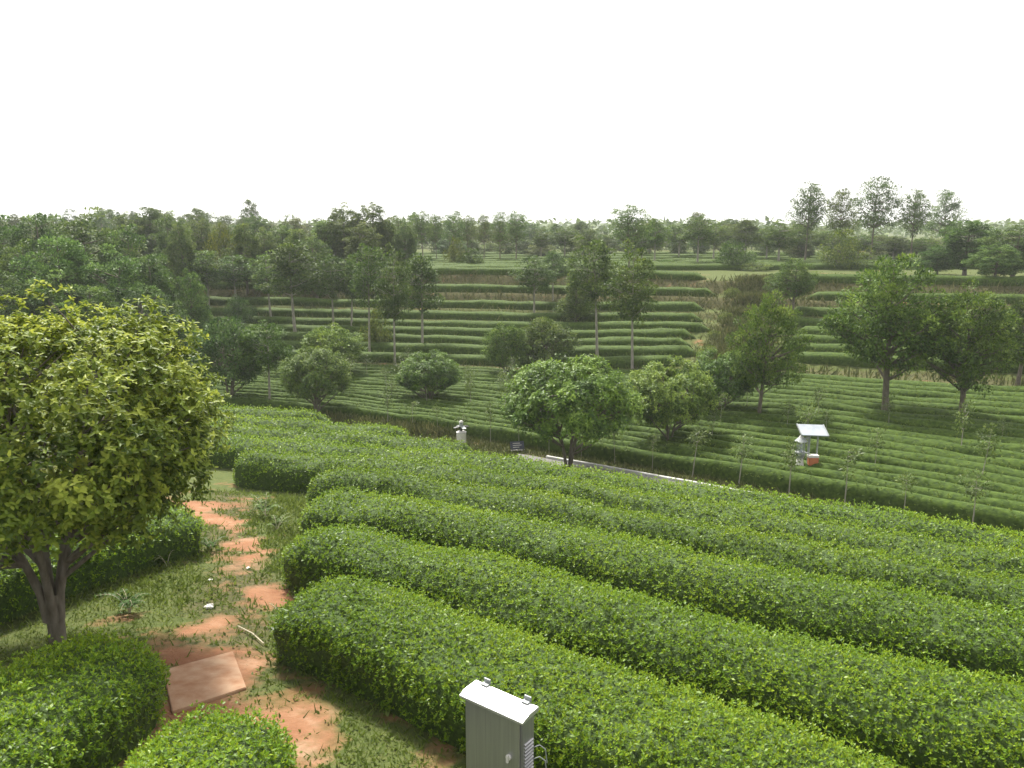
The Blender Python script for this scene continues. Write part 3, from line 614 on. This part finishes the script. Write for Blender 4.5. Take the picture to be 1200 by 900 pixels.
T('bush', 'reddish_tree', 'reddish brown withering tree in the wood beyond the left terraces', 264, 264, 44, Y=66, tint=(1.45, 1.0, .9))
for q in range(9):
    o_ = 1.0 + q * 2.3; sd_ = -1 if q % 2 else 1; xt = track_x(o_) + sd_ * r2_.uniform(.9, 1.6); yt = float(footy(xt)) + o_; zt_ = h1(xt, yt)
    rt = empty('scrub_bush', (xt, yt, zt_ - .05), r2_.uniform(0, 6)); kq = KINDS['bush']; sq = r2_.uniform(.22, .38); rt.scale = (sq * 1.2, sq * 1.2, sq * 1.1)
    obj('stems', kq.meshes[q % 2][0], rt); obj('leaves', kq.meshes[q % 2][1], rt).color = (1.35, 1.15, .95, 1)
    tag(rt, 'small yellowish scrub bush growing along the bare track up the terraces', 'bush', 'scrub along the bare track')
# dark wood on the left
for px, top, wd, Y in [(15, 258, 110, 50), (62, 252, 100, 51), (112, 249, 115, 49), (160, 268, 90, 48), (190, 300, 70, 46), (-30, 262, 110, 46), (30, 285, 100, 44), (85, 278, 110, 43), (140, 292, 100, 43), (178, 335, 78, 41.5), (205, 352, 58, 42), (60, 320, 100, 40), (5, 315, 100, 39), (120, 335, 90, 40), (212, 372, 56, 41), (228, 318, 46, 47), (195, 392, 50, 38), (-95, 262, 100, 47), (-150, 270, 100, 50)]:
    T('wood', 'dense_tree', 'dark leafy tree massed in the wood behind the big yellow-green tree', px, top, wd, Y=Y, group='dark wood on the left', tint=(.9, 1, .95))
for px, top, wd, Y in [(222, 262, 46, 60), (205, 250, 50, 66), (238, 256, 44, 70), (290, 262, 46, 63), (312, 268, 40, 66), (332, 264, 46, 68), (352, 268, 44, 64), (372, 276, 44, 62), (300, 252, 44, 76), (180, 243, 44, 74), (150, 250, 46, 72), (452, 258, 40, 70), (475, 262, 36, 68), (425, 262, 50, 66)]:
    T('wood', 'dense_tree', 'leafy tree in the wood crowding behind the slim terrace trees', px, top, wd, Y=Y, group='wood behind the slim terrace trees', tint=(1.0, 1.0, 1.0))
for px, top, wd, Y in [(752, 268, 34, 84), (795, 262, 34, 88), (836, 258, 34, 86), (872, 256, 36, 84), (898, 266, 34, 82), (935, 262, 40, 86), (968, 270, 40, 84), (1005, 272, 44, 82), (1045, 276, 42, 80), (1080, 278, 40, 78), (690, 268, 36, 84), (662, 266, 34, 88), (634, 266, 30, 90)]:
    T('slim', 'plateau_tree', 'full-crowned tree in the loose row at the back of the plateau tea', px, top, wd, Y=Y, group='loose row at the back of the plateau', tint=(.85, .9, .95))
# treeline along the skyline
prof_x = [-60, 0, 60, 140, 180, 230, 290, 340, 370, 470, 560, 620, 680, 720, 770, 850, 900, 950, 1000, 1080, 1150, 1260]
prof_y = [252, 252, 256, 250, 243, 250, 254, 262, 258, 258, 268, 266, 263, 272, 262, 258, 262, 268, 274, 280, 276, 266]
r2 = np.random.default_rng(99)
for j, (Y0, n, dy) in enumerate([(82, 36, 12), (96, 60, 7), (114, 66, 3), (136, 70, 0)]):
    for i in range(n):
        px = -170 + 1540 * (i + r2.uniform(.1, .9)) / n
        if j == 0 and (455 < px < 900): continue
        top = np.interp(px, prof_x, prof_y) + dy + r2.normal(0, 5) + (3 if r2.random() < .5 else -3)
        g = r2.uniform(.75, 1.15)
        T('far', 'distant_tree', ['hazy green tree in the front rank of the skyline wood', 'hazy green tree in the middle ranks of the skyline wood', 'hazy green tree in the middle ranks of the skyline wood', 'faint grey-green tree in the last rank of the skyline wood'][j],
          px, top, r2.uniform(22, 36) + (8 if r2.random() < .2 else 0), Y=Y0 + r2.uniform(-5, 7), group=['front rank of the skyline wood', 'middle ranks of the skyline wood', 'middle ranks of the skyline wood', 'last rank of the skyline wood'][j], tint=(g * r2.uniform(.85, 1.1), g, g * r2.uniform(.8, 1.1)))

# far canopy and hills
r3 = np.random.default_rng(5); n = 9000
d = 165 + 330 * r3.random(n) ** 1.3; u = r3.uniform(-.85, .85, n)
X = u * d; Z = H(X, d) + 3.0 + 2.6 * fbm(X / 9, d / 9, 8) + r3.uniform(-2.5, .6, n)
V, Q, Tn = leaves(np.stack([X, d, Z], 1), r3.normal(0, 1, (n, 3)) * [1, 1, .5], r3.normal(0, .5, (n, 3)) + [0, -.3, 1], r3.uniform(1.2, 2.6, n) * d / 300 + .6, np.clip(r3.normal(.45, .2, n), 0, 1), LEAF_C)
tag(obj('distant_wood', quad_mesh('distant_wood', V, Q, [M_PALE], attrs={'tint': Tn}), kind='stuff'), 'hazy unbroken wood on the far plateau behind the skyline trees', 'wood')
hxs = np.linspace(-1300, 1300, 140); hp = 6 + 9 * fbm(hxs / 260, hxs * 0, 4) + 8 * np.exp(-((hxs - 820) / 180) ** 2) + 5 * np.exp(-((hxs - 110) / 90) ** 2)
V = np.concatenate([np.stack([hxs, hxs * 0 + 1050, hxs * 0 - 4], 1), np.stack([hxs, hxs * 0 + 1180, hp], 1), np.stack([hxs, hxs * 0 + 1400, hxs * 0 - 4], 1)]); m = len(hxs)
J = np.arange(3 * m).reshape(3, m); obj('hills', quad_mesh('hills', V, np.stack([J[:-1, :-1], J[:-1, 1:], J[1:, 1:], J[1:, :-1]], -1).reshape(-1, 4), [M_HILL], smooth=True), kind='structure')

# ------------------------------------------------------------------ saplings in the valley field and along the road
SAPS = []
r4 = np.random.default_rng(12)
for i in range(16):                                                    # row along the far side of the road
    s = -5 + i * 1.05; SAPS.append((s, roady(s) + .1 + r4.normal(0, .12), r4.uniform(1.1, 1.7), 'road'))
for fr, x0, x1, n in [(.16, -9, 16, 15), (.34, -12, 19, 17), (.52, -12, 18, 14), (.72, -10, 4, 8)]:
    for x in np.linspace(x0, x1, n) + r4.normal(0, .45, n):
        ya, yb = roady(x) + 2.5, footy(x) - 1.0; SAPS.append((x, ya + (yb - ya) * (fr + r4.normal(0, .015)), r4.uniform(1.1, 2.1), 'field'))
k = KINDS['sapling']
for i, (x, y, h, wh) in enumerate(SAPS):
    root = empty('sapling', (x, y, h1(x, y) - .03), r4.uniform(0, 6)); v = i % 4; s = h / 2.0; wd = s * r4.uniform(.85, 1.25)
    root.scale = (wd, wd, s); root.rotation_euler = (r4.normal(0, .05), r4.normal(0, .05), r4.uniform(0, 6))
    obj('trunk', k.meshes[v][0], root); obj('crown', k.meshes[v][1], root).color = (*(r4.uniform(.75, 1.1) * np.array([1, 1, 1])), 1)
    tag(root, 'thin pale-stemmed sapling planted along the far side of the paved road' if wh == 'road' else 'thin leafy sapling planted among the low valley tea rows', 'sapling', 'saplings along the road' if wh == 'road' else 'saplings in the valley field')

# ------------------------------------------------------------------ path: grass, weeds, slab, stone
r5 = np.random.default_rng(41)
n = 150000; X = r5.uniform(-7.5, 1.0, n); Y = 3.6 + 15.5 * r5.random(n) ** 1.35
pathx = np.interp(Y, [3, 6, 8.5, 11, 13, 16, 19], [-1.6, -2.2, -3.4, -4.2, -4.9, -6.0, -6.9])
keepp = np.exp(-((X - pathx) / 2.2) ** 2) + .25
sm = soil_mask(X, Y); ok = (r5.random(n) < keepp) & (r5.random(n) > np.clip((sm - .12) * 1.7, 0, .985)) & (r5.random(n) < .35 + .9 * fbm(X * 1.2, Y * 1.2, 77)) & (r5.random(n) > .75 * dry_mask(X, Y))
SLAB = [ground_at(*p)[:2] for p in [(189, 788), (274, 764), (291, 810), (201, 841)]]
def inside(X, Y, poly):
    sg_ = [(b[0] - a[0]) * (Y - a[1]) - (b[1] - a[1]) * (X - a[0]) for a, b in zip(poly, poly[1:] + poly[:1])]
    return np.all([q < 0 for q in sg_], axis=0) | np.all([q > 0 for q in sg_], axis=0)
ok &= ~inside(X, Y, SLAB)
X, Y = X[ok], Y[ok]; m = len(X); P = np.stack([X, Y, H(X, Y) - .005], 1)
lodg = np.clip(Y / 8, 1, 2); A = unit(np.array([0, 0, 1.]) + r5.normal(0, .75, (m, 3)) * [1, 1, .3]); tn_ = np.clip(r5.normal(.42, .2, m) + .25 * (fbm(X * .9, Y * .9, 55) - .5), 0, 1)
gl = r5.uniform(.03, .085, m) * lodg ** .6 * (.7 + .8 * fbm(X * .8, Y * .8, 66))
broad = LEAF_C[0].copy(); b1 = leaves(P[:m // 2], A[:m // 2], r5.normal(0, 1, (m // 2, 3)), gl[:m // 2] * 1.3, tn_[:m // 2], (BLADE[0] * [1, 1.6, 1], BLADE[1]))
b2 = leaves(P[m // 2:], A[m // 2:], r5.normal(0, .6, (m - m // 2, 3)) + [0, 0, 1], gl[m // 2:] * .75, tn_[m // 2:], LEAF_C)
V, Q, Tn = join([b1, b2])
tag(obj('grass', quad_mesh('grass', V, Q, [M_GRASS], attrs={'tint': Tn}), kind='stuff'), 'short patchy grass and clover beside the red earth path', 'grass')
# dry grass on terrace banks and the bare track
n = 80000; X = r5.uniform(-32, 38, n); o = r5.uniform(-.3, 21, n); trk = r5.random(n) < .22
X = np.where(trk, track_x(o) + r5.normal(0, .8, n), X); Y = footy(X) + o
ok = r5.random(n) < dry_mask(X, Y) ** 1.5; X, Y = X[ok], Y[ok]
xv = r5.uniform(-8, 13, 26000); X = np.concatenate([X, xv]); Y = np.concatenate([Y, roady(xv) + r5.uniform(-3.2, .5, 26000)])
rd_ = np.abs(Y - roady(X) + 1.4); ok = ~((rd_ < .75) & (X > .4) & (X < 14)); X, Y = X[ok], Y[ok]; m = len(X)
V, Q, Tn = leaves(np.stack([X, Y, H(X, Y)], 1), np.array([0, 0, 1.]) + r5.normal(0, .5, (m, 3)), r5.normal(0, 1, (m, 3)), r5.uniform(.18, .5, m) * np.where(Y < 30, .42, 1), np.clip(r5.normal(.42, .22, m) - np.where(Y < 30, .12, 0), 0, 1), (BLADE[0] * [1, 1.8, 1], BLADE[1]))
tag(obj('dry_grass', quad_mesh('dry_grass', V, Q, [M_DRY], attrs={'tint': Tn}), kind='stuff'), 'yellowed rough grass on terrace banks, road verge and the bare track', 'dry grass')
def weed(px, py, size, nst, label, tint=(1, 1, 1), fern=True):
    x, y, z = ground_at(px, py); root = empty('weed_plant', (x, y, z)); parts = []; st = []
    for s in range(nst):
        a = r5.uniform(0, 6.28); e = r5.uniform(.35, 1.0); L = size * r5.uniform(.7, 1.15)
        tip = np.array([math.cos(a) * L * .75, math.sin(a) * L * .75, L * e * .8]); pts = bez(np.array([0, 0, -.02]), np.array([tip[0] * .3, tip[1] * .3, L * .75]), tip, 9)
        st.append(tube_q(pts, np.linspace(.006, .002, 9), 4)); tg = unit(np.gradient(pts, axis=0)); sd_ = unit(np.cross(tg, [0, 0, 1.]))
        for q in (-1, 1): parts.append(leaves(pts[2:], sd_[2:] * q + tg[2:] * .5, np.array([0, 0, 1.]) + r5.normal(0, .2, (7, 3)), size * np.linspace(.26, .10, 7), np.clip(r5.normal(.5, .15, 7), 0, 1), LEAF_C))
    s_ = join(st); obj('stems', quad_mesh('stems', s_[0], s_[1], [M_TWIG]), root)
    V, Q, Tn = join(parts); obj('leaves', quad_mesh('leaves', V, Q, [M_WEED], attrs={'tint': Tn}), root, kind='stuff').color = (*tint, 1)
    tag(root, label, 'plant')
weed(312, 606, .55, 9, 'pale feathery fern clump at the tip of the third hedge row', (1.0, 1.05, .95))
weed(325, 622, .4, 7, 'smaller pale fern below the feathery fern clump', (1.0, 1.0, .9))
weed(248, 646, .36, 8, 'bluish green broad weed at the end of the shaded hedge', (.6, .8, .65))
weed(152, 718, .45, 9, 'dim green weed clump at the foot of the shaded hedge', (.5, .65, .5))
weed(196, 664, .4, 7, 'greyish weed tuft between shaded hedge and trodden grass', (.8, .8, .7))
weed(330, 730, .28, 6, 'low weed tuft against the end of the nearest hedge row', (.8, .9, .8))
# slab
cs = [ground_at(*p) for p in [(191, 788), (273, 766), (289, 809), (202, 838)]]
bm = bmesh.new(); zm_ = cs[0][2]
tops = [bm.verts.new((c[0], c[1], c[2] + .03)) for c in cs]; bots = [bm.verts.new((c[0], c[1], c[2] - .05)) for c in cs]
bm.faces.new(tops); bm.faces.new(bots[::-1])
for i in range(4): bm.faces.new((tops[i], bots[i], bots[(i + 1) % 4], tops[(i + 1) % 4]))
bmesh.ops.bevel(bm, geom=bm.edges[:], offset=.008, segments=2, affect='EDGES')
tag(bm_obj('cover_slab', bm, M_SLAB), 'flat rectangular slab dusted with red earth on the path', 'slab')
def stone(px, py, s, label, m_):
    x, y, z = ground_at(px, py); bm = bmesh.new(); bmesh.ops.create_icosphere(bm, subdivisions=2, radius=1)
    for v in bm.verts: v.co = v.co * (1 + .25 * r5.normal(0, .5)); v.co.x *= s[0]; v.co.y *= s[1]; v.co.z *= s[2]
    bmesh.ops.rotate(bm, verts=bm.verts, matrix=Matrix.Rotation(.5, 3, 'Z')); o = bm_obj('stone', bm, m_, smooth=False); o.location = (x, y, z + s[2] * .6); tag(o, label, 'stone')
stone(245, 713, (.07, .045, .04), 'white stone lying on the trodden grass above the red slab', M_STONE)
stone(246, 681, (.04, .03, .02), 'tiny pale stone on the grass further along than the white stone', M_STONE)
stone(291, 667, (.035, .03, .02), 'tiny pale stone at the edge of the middle red patch', M_STONE)
a = ground_at(279, 737); b = ground_at(309, 757); bm = bmesh.new()
mid = tuple((a[i] + b[i]) / 2 for i in range(2)); tube(bm, [(a[0], a[1], a[2] + .035), (mid[0] + .03, mid[1], h1(*mid) + .05), (b[0], b[1], b[2] + .035)], .008, 6)
tag(bm_obj('twig', bm, M_TWIG), 'pale dry stick lying on the grass near the slab', 'stick')

# ------------------------------------------------------------------ steel cabinet
ca = R_(-37); cX, cY = -.10, 5.66; cz0 = h1(cX, cY); CW, CD = .56, .16
TOPZ = 4.375
cab = empty('electrical_cabinet', (cX, cY, cz0), ca)
zt = TOPZ - cz0                                    # top of the body above ground; local -y is the front
bm = bmesh.new(); bx(bm, (0, 0, zt - .375), (CW, CD, .75)); bmesh.ops.bevel(bm, geom=bm.edges[:], offset=.006, segments=2, affect='EDGES'); bm_obj('body', bm, M_STEEL, cab)
for sx in (-1, 1):
    bm = bmesh.new(); bx(bm, (sx * .19, 0, (zt - .75) / 2 - .08), (.05, .05, zt - .75 + .16)); bm_obj('leg', bm, M_DKMETAL, cab)
bm = bmesh.new()                                   # bent sheet roof
prof = [(-CD / 2 - .035, -.012), (-CD / 2 - .035, .008), (-CD / 2 + .01, .026), (-CD / 2 + .05, .036), (CD / 2 + .015, .040), (CD / 2 + .015, .02), (CD / 2 + .015, .002)]
L_ = [bm.verts.new((-CW / 2 - .03, y, zt + z)) for y, z in prof]; R__ = [bm.verts.new((CW / 2 + .03, y, zt + z)) for y, z in prof]
for i in range(len(prof)): bm.faces.new((L_[i], L_[(i + 1) % len(prof)], R__[(i + 1) % len(prof)], R__[i]))
bm.faces.new(L_); bm.faces.new(R__[::-1]); bmesh.ops.bevel(bm, geom=bm.edges[:], offset=.003, segments=1, affect='EDGES'); bm_obj('roof', bm, M_ROOFST, cab)
for sx in (-1, 1):
    bm = bmesh.new(); bx(bm, (sx * .20, CD / 2 + .0, zt + .046), (.06, .045, .012)); bx(bm, (sx * .20, CD / 2 + .025, zt + .062), (.06, .012, .04)); bm_obj('mounting_lug', bm, M_GREYMET, cab)
bm = bmesh.new(); bx(bm, (0, -CD / 2 - .009, zt - .375), (CW - .03, .014, .70)); bmesh.ops.bevel(bm, geom=bm.edges[:], offset=.004, segments=1, affect='EDGES'); door = bm_obj('door', bm, M_STEEL, cab)
bm = bmesh.new(); cyl(bm, (.17, -CD / 2 - .016, zt - .34), (.17, -CD / 2 - .035, zt - .34), .022, n=14); bx(bm, (.17, -CD / 2 - .04, zt - .345), (.018, .014, .06)); bm_obj('lock', bm, M_WHITE, door)
for i in range(9):
    bm = bmesh.new(); bx(bm, (CW / 2 + .006, .0, zt - .22 - .03 * i), (.014, .11, .010), Matrix.Rotation(.5, 3, 'Y')); bm_obj('louvre', bm, M_STEEL, cab)
for k_, zz in enumerate((.30, .40)):
    bm = bmesh.new(); tube(bm, [(CW / 2, CD / 2 - .03, zt - zz), (CW / 2 + .05, CD / 2 + .0, zt - zz + .03), (CW / 2 + .09, CD / 2 + .02, zt - zz), (CW / 2 + .10, CD / 2 + .03, zt - zz - .12)], .0045, 6); bm_obj('cable', bm, M_GREYMET, cab)
tag(cab, 'brushed steel electrical cabinet with a bent bright roof standing before the nearest hedge row', 'cabinet')

# ------------------------------------------------------------------ white insect trap, grey lamp with solar roof, sign
x, y, z = spot(541, 25.9); tp = empty('insect_trap', (x, y, z), .3); s = y / F * 1.03; zt = top_z(y, 493) - z
bm = bmesh.new(); cyl(bm, (0, 0, -.1), (0, 0, zt - 23 * s), .05, n=10); bm_obj('pole', bm, M_DKMETAL, tp)
bm = bmesh.new(); cyl(bm, (0, 0, zt - 26.5 * s), (0, 0, zt - 13.5 * s), 5.6 * s, 5.8 * s, 20); bmesh.ops.bevel(bm, geom=bm.edges[:], offset=.02, segments=2, affect='EDGES'); bm_obj('collection_drum', bm, M_WHITE, tp)
bm = bmesh.new(); cyl(bm, (0, 0, zt - 13.5 * s), (0, 0, zt - 12 * s), 6.2 * s, 3.5 * s, 20); bm_obj('drum_lid', bm, M_WHITE, tp)
bm = bmesh.new(); cyl(bm, (0, 0, zt - 12 * s), (0, 0, zt - 3 * s), 1.5 * s, n=10); bm_obj('neck', bm, M_DKMETAL, tp)
for q in range(4):
    bm = bmesh.new(); rm = Matrix.Rotation(q * math.pi / 2 + .2, 3, 'Z'); bx(bm, rm @ Vector((5.2 * s, 0, zt - 7.3 * s)), (8.2 * s, 4.4 * s, 1.0 * s), rm @ Matrix.Rotation(.18, 3, 'Y')); bm_obj('impact_vane', bm, M_GREYMET if q % 2 else M_DKMETAL, tp)
bm = bmesh.new(); cyl(bm, (0, 0, zt - 6.2 * s), (0, 0, zt - 3.2 * s), 2.6 * s, 2.2 * s, 14); bm_obj('lamp_holder', bm, M_GREYMET, tp)
bm = bmesh.new(); cyl(bm, (0, 0, zt - 1.6 * s), (0, 0, zt), 2.6 * s, 1.4 * s, 14); cyl(bm, (0, 0, zt - 3.4 * s), (0, 0, zt - 1.5 * s), .5 * s, n=8); bm_obj('cap', bm, M_WHITE, tp)
tag(tp, 'white drum-shaped insect trap on a dark pole at the brow', 'insect trap')

x, y, z = spot(945, 22.6); lp = empty('insect_lamp', (x, y, z), 0); s = y / F * 1.05
def lz(py): return top_z(y, py) - z
def lx(px): return (px - 945) * s
bm = bmesh.new(); cyl(bm, (0, 0, -.1), (0, 0, lz(508)), .035, n=10); bm_obj('post', bm, M_GREYMET, lp)
bm = bmesh.new(); cyl(bm, (lx(956.5), .1, -.1), (lx(956.5), .1, lz(508)), .025, n=8); bm_obj('post', bm, M_GREYMET, lp)
bm = bmesh.new(); rm = Matrix.Rotation(R_(2), 3, 'Y') @ Matrix.Rotation(R_(24), 3, 'X'); bx(bm, (lx(948), .0, lz(504.2)), (31 * s, .52, .035), rm); bmesh.ops.bevel(bm, geom=bm.edges[:], offset=.006, segments=1, affect='EDGES'); pn = bm_obj('solar_roof', bm, M_PANEL, lp)
bm = bmesh.new()
for q in (-1, 1): bx(bm, Vector((lx(948), 0, lz(504.2))) + rm @ Vector((q * 15.3 * s, 0, .004)), (.03, .53, .05), rm)
bm_obj('panel_edge', bm, M_GREYMET, pn)
cxp = lx(934)
for nm, pa, pb, ra, rb, mt in [('lamp_hood', 515.5, 511.5, 7.2, 3.2, M_GREYMET), ('hood_knob', 511.5, 509.3, 3.0, 1.8, M_WHITE), ('lamp_tube', 528, 515.5, 2.2, 2.2, M_PANEL), ('collar', 531, 528, 5.5, 5.9, M_GREYMET), ('funnel', 535, 531.5, 4.2, 5.6, M_GREYMET), ('catch_pot', 545.5, 535, 5.0, 3.4, M_WHITE)]:
    bm = bmesh.new(); cyl(bm, (cxp, -.12, lz(pa)), (cxp, -.12, lz(pb)), ra * s, rb * s, 16); bm_obj(nm, bm, mt, lp)
for q in range(6):
    a = q * math.pi / 3; bm = bmesh.new(); cyl(bm, (cxp + math.cos(a) * 4.3 * s, -.12 + math.sin(a) * 4.3 * s, lz(529)), (cxp + math.cos(a) * 4.3 * s, -.12 + math.sin(a) * 4.3 * s, lz(514.5)), .012, n=6); bm_obj('guard_rod', bm, M_GREYMET, lp)
bm = bmesh.new(); bx(bm, (cxp / 2, -.06, lz(530)), (abs(cxp), .03, .03)); bx(bm, (cxp / 2, -.06, lz(513)), (abs(cxp), .03, .03)); bm_obj('bracket', bm, M_GREYMET, lp)
bm = bmesh.new(); bx(bm, (lx(949.5), -.1, lz(539)), (11 * s, .16, 10 * s)); bmesh.ops.bevel(bm, geom=bm.edges[:], offset=.015, segments=2, affect='EDGES'); bo = bm_obj('battery_box', bm, M_ORANGE, lp); bo['label'] = 'orange battery box'
bm = bmesh.new(); bx(bm, (lx(949.2), -.1, lz(533.2)), (11.6 * s, .18, 2.6 * s)); bm_obj('box_lid', bm, M_WHITE, bo)
tag(lp, 'grey insect lamp under a tilted pale solar roof with an orange box', 'insect lamp')

x, y, z = spot(606, 27.7); sg = empty('sign_board', (x, y, z), .25); s = y / F
def sz(py): return top_z(y, py) - z
for q in (-6.5, 6.5):
    bm = bmesh.new(); bx(bm, (q * s, .03, sz(519) / 2 - .1), (.04, .04, sz(519) + .2)); bm_obj('post', bm, M_DKMETAL, sg)
rm = Matrix.Rotation(R_(-18), 3, 'X'); bm = bmesh.new(); bx(bm, (0, 0, sz(522)), (17 * s, .03, 10 * s), rm); pl = bm_obj('panel', bm, M_SIGN, sg)
for q, (wd, ox) in enumerate([(9, -1), (11, 0), (8, -1.5)]):
    bm = bmesh.new(); bx(bm, Vector((ox * s, 0, sz(522))) + rm @ Vector((0, -.018, (2.6 - 2.4 * q) * s)), (wd * s, .004, .9 * s), rm); bm_obj('text_line', bm, M_WHITE, pl)
bm = bmesh.new(); bx(bm, (0, -.02, sz(527.5)), (18 * s, .05, 1.2 * s)); bm_obj('ledge', bm, M_WHITE, sg)
tag(sg, 'small slate-blue notice board with pale lines by the road near the kerb', 'sign')

# ------------------------------------------------------------------ air
bm = bmesh.new(); bx(bm, (0, 0, 10.0), (3200, 3200, 46))
m, t, o = newmat('hazy_air'); vol = t.nodes.new('ShaderNodeVolumePrincipled'); vol.inputs['Color'].default_value = (.93, .96, 1, 1); vol.inputs['Density'].default_value = .0005; vol.inputs['Anisotropy'].default_value = 0.0
t.links.new(vol.outputs[0], o.inputs['Volume'])
hz = bm_obj('haze', bm, m, kind='stuff'); tag(hz, 'thin pale haze filling the air over the valley', 'haze')
print('TRIS', sum(len(me.polygons) for me in bpy.data.meshes) * 2)
